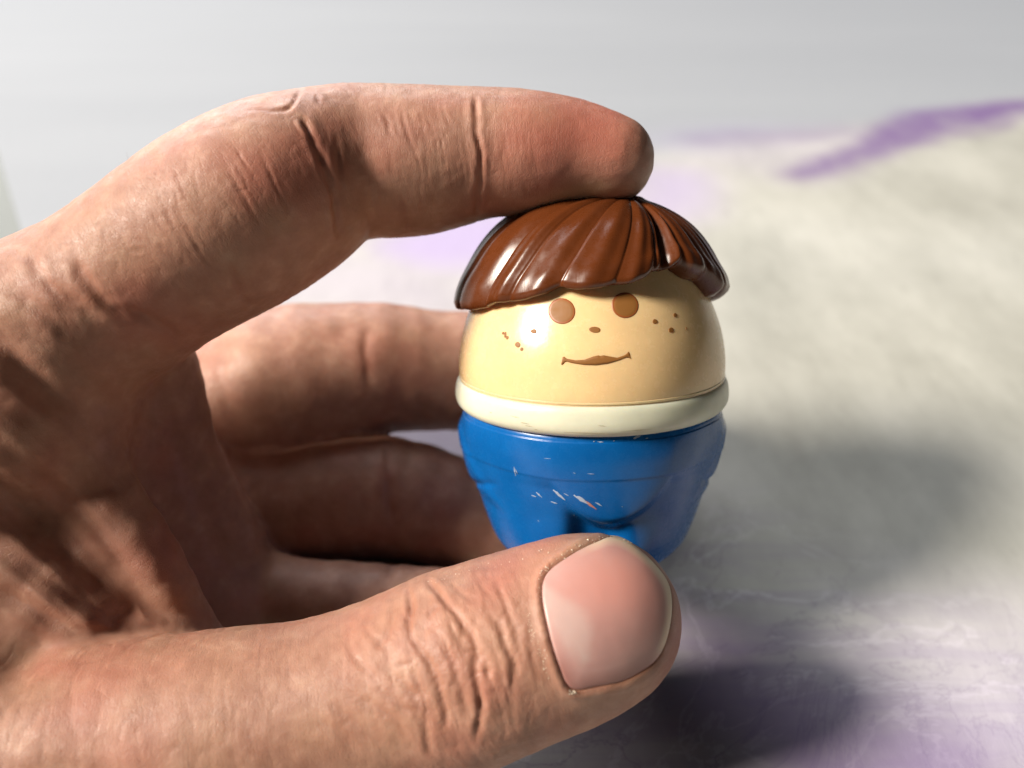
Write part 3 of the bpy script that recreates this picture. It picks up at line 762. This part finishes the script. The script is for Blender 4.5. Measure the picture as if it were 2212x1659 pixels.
# knuckle and web folds
ALLN = ('index', 'web', 'web2', 'web3', 'fold', 'base', 'fill', 'heel', 'wrist')
crease(c4((150, 960), (200, 1060), (280, 1180), (450, 1280), (600, 1400)), .5, .7, ALLN, .5, .2, .5)
crease(c4((400, 1000), (540, 1200), (680, 1320), (810, 1345), (950, 1410), (1080, 1530)), .9, .8, ALLN, .12, .12, .8)
crease(c4((-40, 1180), (150, 1250), (340, 1420), (500, 1560)), .5, .9, ALLN)
WB = ('web', 'web2', 'web3')
isth = dist[:, oid['thumb']]; rest = np.min(np.delete(dist, oid['thumb'], 1), axis=1)
def fold(pts, dep, wid, f0=.15, ridge=.3):           # broad smooth fold of the web of the thumb
    P = smooth_open(pts, 6)
    ix = np.nonzero((px < 520) & (px > -500) & (py > 600) & (py < 1480) & (DD < 123) & (facing > -.3))[0]
    d, s_ = polydist(px[ix], py[ix], P); d = d * DD[ix] / FPX
    f = sstep(0, f0, s_) * (1 - sstep(1 - f0, 1, s_)) * sstep(.3, 2.5, isth[ix] - rest[ix])
    disp[ix] += f * (-dep * np.exp(-(d / wid) ** 2) + ridge * dep * np.exp(-((d - 2.2 * wid) / (1.3 * wid)) ** 2))
    red_shade[ix] = np.maximum(red_shade[ix], f * .22 * np.exp(-(d / wid) ** 2))
fold([(-250, 650), (-60, 715), (0, 745), (48, 795), (96, 840), (150, 885), (200, 950)], .9, 1.5, .3)
fold([(-300, 930), (-60, 1030), (20, 1080), (110, 1160), (210, 1250), (300, 1320), (420, 1400)], 1.35, 2.2, .15)
fold([(-300, 860), (-60, 940), (40, 995), (150, 1085), (250, 1200), (340, 1340)], .45, 1.5)
fold([(-300, 1080), (-60, 1160), (20, 1200), (120, 1265), (220, 1325), (330, 1380)], .45, 1.1)
fold([(-300, 1180), (-60, 1260), (40, 1300), (130, 1345), (220, 1390)], .5, 1.0)
fold([(-200, 780), (-40, 850), (60, 910), (150, 1000), (230, 1100)], .25, 1.0)
for _k in range(16):
    _y = 760 + 36 * _k + random.uniform(-12, 12)
    fold([(-60, _y), (40, _y + 70), (140, _y + 155), (230, _y + 250), (310, _y + 350)], random.uniform(.02, .06), random.uniform(.35, .6), .3, .4)
fold([(60, 660), (128, 723), (190, 775), (240, 840), (290, 930)], -.35, 1.3)
BP = ('base', 'palm', 'fill')
crease(c5((1000, 1150), (1120, 1155), (1250, 1150)), .25, .5, BP)
crease(c5((980, 1000), (1005, 1150), (990, 1300), (900, 1420)), .5, 1.0, BP, .6)
crease([(470, 900), (500, 1000), (560, 1100), (610, 1200)], .6, 1.4, BP)
crease([(795, 700), (790, 760), (800, 850)], .5, .9, ('middle',))
crease([(500, 740), (480, 820), (520, 930)], .5, 1.3, ('middle', 'base', 'palm'))
crease([(835, 950), (840, 1050), (850, 1160)], .6, .9, ('ring',))
crease([(840, 1190), (850, 1260)], .5, .9, ('pinky',))

# thumbnail: bed, side walls and fold
def c7(*p): return [(1106.2 + .2667 * x, 1106.2 + .2667 * y) for x, y in p]
NAIL = smooth_closed(c7((800, 205), (680, 245), (540, 310), (400, 400), (300, 480), (250, 580), (250, 720), (280, 880), (330, 1080), (395, 1280), (450, 1400), (530, 1440), (680, 1415), (870, 1378), (1030, 1305), (1145, 1218), (1218, 1115), (1265, 980), (1290, 830), (1290, 690), (1260, 570), (1180, 450), (1060, 330), (920, 235)), 4)
m = (px > 1100) & (px < 1520) & (py > 1100) & (py < 1580) & (facing > -.05) & (own == oid['thumb'])
ix = np.nonzero(m)[0]
dn = sdpoly(px[ix], py[ix], NAIL) * DD[ix] / FPX
prox = sstep(1330, 1200, px[ix])                    # the fold is high at the root and along the lower side
low = np.maximum(prox, sstep(1420, 1480, py[ix]) * .25)
fing = 1 - low
disp[ix] += (.17 + .20 * low) * np.exp(-((dn - .62) / .5) ** 2) * (dn > -.5) * (1 - .8 * sstep(1400, 1440, px[ix]) * (1 - sstep(1400, 1450, py[ix])))
disp[ix] -= .48 * (1 - sstep(-.32, .10, dn))
red_shade[ix] = np.maximum(red_shade[ix], .5 * np.exp(-((dn + .05) / .3) ** 2))
# overhanging cuticle flakes
tipn = np.exp(-((dn - .45) / .25) ** 2) * low
disp[ix] += .10 * tipn * vnoise(V[ix], .35, 5)
# soft unevenness of flesh everywhere
disp += .15 * vnoise(V, 6.0, 1) + .045 * vnoise(V, 2.2, 2)
disp += .022 * vnoise(V, .9, 3) * near

# coordinates along and around the digits for the fine skin relief
suv = np.zeros((nV, 3))
for n in names:
    mm_ = own == oid[n]
    if not mm_.any(): continue
    s_, q_ = chain_uv(V[mm_], CH[n][0])
    an = np.arctan2(q_[:, 1], q_[:, 2]); suv[mm_] = np.stack([s_, an * 9.0, np.full(len(s_), oid[n] * 31.0)], 1)

def furrow(cs, ct, seed):                           # thin folds running across a digit
    q = np.stack([suv[:, 0] / cs + .35 * vnoise(suv, 4.0, seed + 9), suv[:, 1] / ct, suv[:, 2]], 1)
    return -np.clip(1 - np.abs(vnoise(q, 1.0, seed)) / .22, 0, 1) ** 1.5
rgn = np.exp(-(((px - 960) / 210) ** 2 + ((py - 1470) / 190) ** 2)) * (own == oid['thumb'])
rg2 = np.exp(-(((px - 1130) / 80) ** 2 + ((py - 1400) / 140) ** 2)) * (own == oid['thumb'])
disp += rgn * (.16 * furrow(.9, 4.5, 21) + .10 * furrow(.5, 1.6, 22)) + rg2 * .10 * furrow(.55, 4.0, 23)
ifg = (own == oid['index']) | (own == oid['fold']) | (own == oid['base'])
disp += ifg * (.032 * furrow(.7, 5.0, 24) + .03 * furrow(1.2, 1.5, 25)) * sstep(1250, 1050, px)
disp += rgn * .30 * vnoise(np.stack([suv[:, 0] / 2.0, suv[:, 1] / 3.6, suv[:, 2]], 1), 1.0, 31)
disp += (own == oid['thumb']) * sstep(800, 500, px) * .06 * furrow(1.4, 3.0, 26)
disp *= .2 + .8 * sstep(0, 3.0, np.abs(isth - rest))
V2 = V + NN * disp[:, None]
# blush and pallor that belong to the skin
flush = np.zeros(nV)
def spot(x, y, r, a, who=None, D=None):
    m = np.exp(-(((px - x) ** 2 + (py - y) ** 2) / r ** 2)) * a * (facing > -.3)
    if who: m = m * np.isin(own, [oid[n] for n in who if n in oid])
    return m
for x, y, r, a, who in ((1250, 300, 130, .9, IX), (1100, 290, 60, .5, IX), (830, 330, 90, .5, IX), (700, 300, 60, .55, IX), (640, 400, 90, .6, IX), (560, 420, 80, .4, IX), (330, 640, 110, .5, None), (260, 700, 90, .4, None),
                        (1190, 1220, 60, .8, TW), (1120, 1240, 70, .4, TW), (1450, 1250, 60, .7, TW), (1460, 1380, 70, .6, TW), (1300, 1160, 60, -.3, TW), (980, 1380, 90, .3, TW), (340, 1200, 90, .5, WB), (200, 1560, 130, .25, TW), (940, 1640, 80, .4, TW), (620, 1500, 90, .3, TW), (450, 780, 60, .5, ('middle',))):
    flush += spot(x, y, r, a, who)
flush += .35 * vnoise(V, 7.0, 8) + .2 * vnoise(V, 3.0, 9)
pale = 1.6 * np.exp(-((py - (418 + (1290 - px) * .22)) / 26) ** 2) * np.exp(-((px - 1240) / 95) ** 2) * (own == oid['index']) * (facing > -.3) + spot(1290, 1160, 110, .35, TW) + spot(1060, 1430, 60, .3, TW) + spot(1000, 1350, 50, .25, TW)
pale += .3 * vnoise(V, 5.0, 11)
grime = spot(1330, 1158, 45, .7, TW) * (.6 + .6 * vnoise(V, .8, 12)) + spot(1270, 1150, 60, .25, TW)

skin, nt, b = mat("skin")
tc = N(nt, 'ShaderNodeTexCoord').outputs['Object']
suvn = attr(nt, 'suv').outputs['Vector']; ef = attr(nt, 'edgef').outputs['Fac']
c0 = ramp(nt, noise(nt, tc, 380, 5, .6), [(.3, (.31, .148, .099)), (.55, (.38, .196, .135)), (.75, (.458, .262, .185))])
c0 = mixc(nt, mth(nt, 'MULTIPLY', attr(nt, 'flush').outputs['Fac'], .85, clamp=True), c0, (.41, .132, .092))
c0 = mixc(nt, mth(nt, 'MULTIPLY', attr(nt, 'pale').outputs['Fac'], .6, clamp=True), c0, (.52, .36, .22))
c0 = mixc(nt, mth(nt, 'MULTIPLY', attr(nt, 'red_shade').outputs['Fac'], .75, clamp=True), c0, (.28, .095, .055))  # creases and nail edge redder, with the shade of the grooves painted in
c0 = mixc(nt, mth(nt, 'MULTIPLY', attr(nt, 'grime').outputs['Fac'], .8, clamp=True), c0, (.16, .12, .09))
fl = noise(nt, tc, 2400, 2, .5)
L(nt, c0, b.inputs['Base Color'])
b.inputs['Subsurface Weight'].default_value = .32
b.inputs['Subsurface Radius'].default_value = (1.0, .38, .2); b.inputs['Subsurface Scale'].default_value = .0016
b.inputs['Specular IOR Level'].default_value = .42
L(nt, ramp(nt, noise(nt, tc, 700, 3), [(.3, (.40,) * 3), (.7, (.58,) * 3)]), b.inputs['Roughness'])
# skin lines: rhombic cells stretched across the digit + tiny grain
w1 = N(nt, 'ShaderNodeTexVoronoi'); w1.feature = 'DISTANCE_TO_EDGE'; w1.inputs['Scale'].default_value = 1.0
wv = N(nt, 'ShaderNodeVectorMath'); wv.operation = 'ADD'
nz1 = N(nt, 'ShaderNodeTexNoise'); nz1.inputs['Scale'].default_value = .8; L(nt, suvn, nz1.inputs['Vector'])
L(nt, mapping(nt, suvn, (2.2, 1.15, 1)), wv.inputs[0]); L(nt, nz1.outputs['Color'], wv.inputs[1])
L(nt, wv.outputs[0], w1.inputs['Vector'])
cells = mth(nt, 'MULTIPLY', ramp(nt, w1.outputs['Distance'], [(0, (0, 0, 0)), (.10, (1, 1, 1))]), 1.0)
w2 = N(nt, 'ShaderNodeTexVoronoi'); w2.feature = 'DISTANCE_TO_EDGE'; w2.inputs['Scale'].default_value = 3.2
L(nt, wv.outputs[0], w2.inputs['Vector'])
cells2 = ramp(nt, w2.outputs['Distance'], [(0, (0, 0, 0)), (.14, (1, 1, 1))])
cells = mth(nt, 'MULTIPLY', cells, ef)
nrm = bump(nt, cells, .00005, .26)
cells2 = mth(nt, 'MULTIPLY', cells2, ef)
nrm = bump(nt, cells2, .00003, .4, nrm)
lines = noise(nt, mapping(nt, suvn, (6.5, .55, 1)), 1.0, 3, .6)
lines = mth(nt, 'MULTIPLY', lines, ef)
nrm = bump(nt, lines, .00006, .45, nrm)
nrm = bump(nt, noise(nt, tc, 3600, 3, .6), .00004, .45, nrm)
L(nt, nrm, b.inputs['Normal'])

hand = mesh_np('hand', V2, F, skin, None, attrs={'suv': suv, 'edgef': edgef, 'red_shade': red_shade, 'flush': flush, 'pale': pale, 'grime': grime})
hand['label'] = "adult's left hand with bent forefinger above and thumb below, gripping the small figure"
hand['category'] = 'hand'

# thumbnail plate
hb = bvh_of(hand)
def cast(x, y, bvh):
    d = (Vector(toW(at(x, y, 100))) - co).normalized(); return bvh.ray_cast(co, d)
cN = NAIL.mean(0)
# smooth support surface of the plate: the undisplaced thumb
def trace(x, y):
    d = np.stack([(x - 1106) / FPX, (829.5 - y) / FPX, -np.ones_like(x)], 1); t = np.full(x.shape, 80.0)
    for _ in range(60): t += np.clip(sdf(d * t[:, None], ('thumb',)), -2, 2) * .8
    return d * t[:, None]
k = len(NAIL); rings = [1.02, 1.0, .985, .95, .88, .76, .6, .42, .22]
NV_, NA, NE = [], [], []
tips = sstep(1380, 1450, NAIL[:, 0]) * (1 - sstep(1400, 1490, NAIL[:, 1]))
tips = np.maximum(tips, sstep(1260, 1310, NAIL[:, 0]) * (1 - sstep(1190, 1260, NAIL[:, 1])))
for ri, s in enumerate(rings):
    Q = cN + (NAIL - cN) * s
    Pt = trace(Q[:, 0], Q[:, 1])
    up = np.array([-.05, .05, 1.0]); up /= np.linalg.norm(up)
    hgt = [-.62, -.04, .06, .11, .17, .24, .30, .34, .36][ri] + (.20 * tips if 1 <= ri <= 4 else 0)
    NV_.append(Pt + up * np.reshape(hgt, (-1, 1)) if np.ndim(hgt) else Pt + up * hgt)
    NE.append(np.full(k, s))
Pc = trace(np.array([cN[0]]), np.array([cN[1]])) + np.array([0, 0, .36])
NVv = np.vstack(NV_ + [Pc])
Fq = []
for r in range(len(rings) - 1):
    for i in range(k):
        j = (i + 1) % k; Fq.append((r * k + i, r * k + j, (r + 1) * k + j, (r + 1) * k + i))
Fq += [((len(rings) - 1) * k + i, (len(rings) - 1) * k + (i + 1) % k, len(NVv) - 1) for i in range(k)]
nx_, ny__ = proj(NVv)
edge_n = -sdpoly(nx_, ny__, NAIL)                    # px inside the outline
lun = sdpoly(nx_, ny__, smooth_closed(c7((260, 600), (400, 680), (560, 790), (600, 900), (635, 980), (625, 1150), (600, 1230), (500, 1180), (380, 1000), (290, 800)), 3))
lun = 1 - sstep(-12, 12, lun + 3 * vnoise(np.stack([nx_, ny__, nx_ * 0], 1), 16, 4))
freeE = np.clip(sstep(17, 3, edge_n), 0, 1) * np.maximum(sstep(1230, 1330, nx_) * (1 - sstep(1390, 1440, ny__)), 0)
pink = np.exp(-(((nx_ - 1340) / 120) ** 2 + ((ny__ - 1260) / 80) ** 2))
darkr = np.clip(sstep(44, 0, edge_n), 0, 1) * sstep(1380, 1460, ny__)
me = bpy.data.meshes.new('thumbnail'); me.from_pydata([tuple(v) for v in toW(NVv)], [], Fq)
for p in me.polygons: p.use_smooth = True
for an, av in (('lun', lun), ('free', freeE), ('pink', pink), ('rim', darkr)):
    a = me.attributes.new(an, 'FLOAT', 'POINT'); a.data.foreach_set('value', np.asarray(av, np.float32))
nm, nt, b = mat("nail")
tc = N(nt, 'ShaderNodeTexCoord').outputs['Object']
c0 = ramp(nt, noise(nt, tc, 260, 3), [(.3, (.46, .26, .235)), (.7, (.51, .30, .27))])
c0 = mixc(nt, attr(nt, 'pink').outputs['Fac'], c0, (.58, .27, .225))
c0 = mixc(nt, mth(nt, 'MULTIPLY', attr(nt, 'lun').outputs['Fac'], .45), c0, (.56, .45, .41))
c0 = mixc(nt, mth(nt, 'MULTIPLY', attr(nt, 'free').outputs['Fac'], .9), c0, (.72, .56, .38))
c0 = mixc(nt, mth(nt, 'MULTIPLY', attr(nt, 'rim').outputs['Fac'], .8), c0, (.30, .12, .10))
L(nt, c0, b.inputs['Base Color']); b.inputs['Roughness'].default_value = .42
b.inputs['Subsurface Weight'].default_value = .5; b.inputs['Subsurface Radius'].default_value = (1, .5, .35); b.inputs['Subsurface Scale'].default_value = .0015
rd_ = noise(nt, mapping(nt, tc, (300, 2200, 2200), (0, R(-18), 0)), 1.0, 2)
nb = bump(nt, rd_, .00003, .4); nb = bump(nt, noise(nt, tc, 1500, 3), .00002, .4, nb); L(nt, nb, b.inputs['Normal'])
me.materials.append(nm); nail = bpy.data.objects.new('thumbnail', me); C.objects.link(nail); nail.parent = hand

# a few fine hairs on the back of the finger and loose skin flakes along the thumb
def hairline(name, pts, r, m, parent):
    cu = bpy.data.curves.new(name, 'CURVE'); cu.dimensions = '3D'; cu.bevel_depth = r; cu.bevel_resolution = 1
    sp = cu.splines.new('POLY'); sp.points.add(len(pts) - 1)
    for i, p in enumerate(pts):
        sp.points[i].co = (*toW(p), 1); sp.points[i].radius = 1 - i / len(pts) * .8
    o = bpy.data.objects.new('tmp', cu); dgx = bpy.context.evaluated_depsgraph_get(); C.objects.link(o); dgx.update()
    me = bpy.data.meshes.new_from_object(o.evaluated_get(dgx)); bpy.data.objects.remove(o)
    me.materials.append(m); o = bpy.data.objects.new(name, me); C.objects.link(o); o.parent = parent; return o
hm, nt, b = mat("body_hair"); b.inputs['Base Color'].default_value = (.12, .07, .04, 1); b.inputs['Roughness'].default_value = .5
for x, y, l, a in ((283, 362, 42, 1.9), (240, 408, 34, 2.2), (330, 335, 30, 1.75), (172, 440, 16, 2.6), (255, 386, 26, 1.8)):
    D = 117; hairline('finger_hair', [at(x + l * t * math.cos(a) + 4 * t * t, y - l * t * math.sin(a) + 6 - 6 * t * (1 - t), D) for t in np.linspace(0, 1, 7)], .000025, hm, hand)
sk, nt, b = mat("dry_skin"); b.inputs['Base Color'].default_value = (.78, .66, .52, 1); b.inputs['Roughness'].default_value = .6
FV, FF = [], []
def flake(x, y, s):
    l, n, i, d = cast(x, y, hb)
    if l is None: return
    base_i = len(FV); n = n.normalized(); t = n.cross(Vector((random.random(), random.random(), random.random()))).normalized(); u = n.cross(t)
    c = l + n * .00004
    for k in range(5):
        a = k * 1.2566; rr = s * MM * random.uniform(.4, 1.0)
        FV.append(tuple(c + (t * math.cos(a) + u * math.sin(a) * .5) * rr + n * rr * random.uniform(-.1, .7)))
    FF.append(tuple(range(base_i, base_i + 5)))
for t in np.linspace(0, 1, 60):
    x = 880 + 330 * t + random.uniform(-8, 8); y = 1262 - 88 * t + random.uniform(3, 16)
    if random.random() < .5: flake(x, y, random.uniform(.08, .2))
for p in NAIL:
    if p[0] < 1330 and p[1] < 1300:
        for _ in range(4):
            if random.random() < .45: flake(p[0] - 6 + random.uniform(-7, 5), p[1] - 5 + random.uniform(-7, 5), random.uniform(.06, .17))
for _ in range(50): flake(random.gauss(1345, 28), random.gauss(1166, 5), random.uniform(.08, .22))
for _ in range(10): flake(random.gauss(1236, 6), random.gauss(1497, 4), random.uniform(.12, .32))
for _ in range(45):
    t = random.random(); flake(1135 + 45 * t + random.gauss(0, 4), 1320 + 130 * t + random.gauss(0, 8), random.uniform(.05, .13))
me = bpy.data.meshes.new('dry_skin_flakes'); me.from_pydata(FV, [], FF); me.materials.append(sk)
o = bpy.data.objects.new('dry_skin_flakes', me); C.objects.link(o); o.parent = hand; o['kind'] = 'stuff'
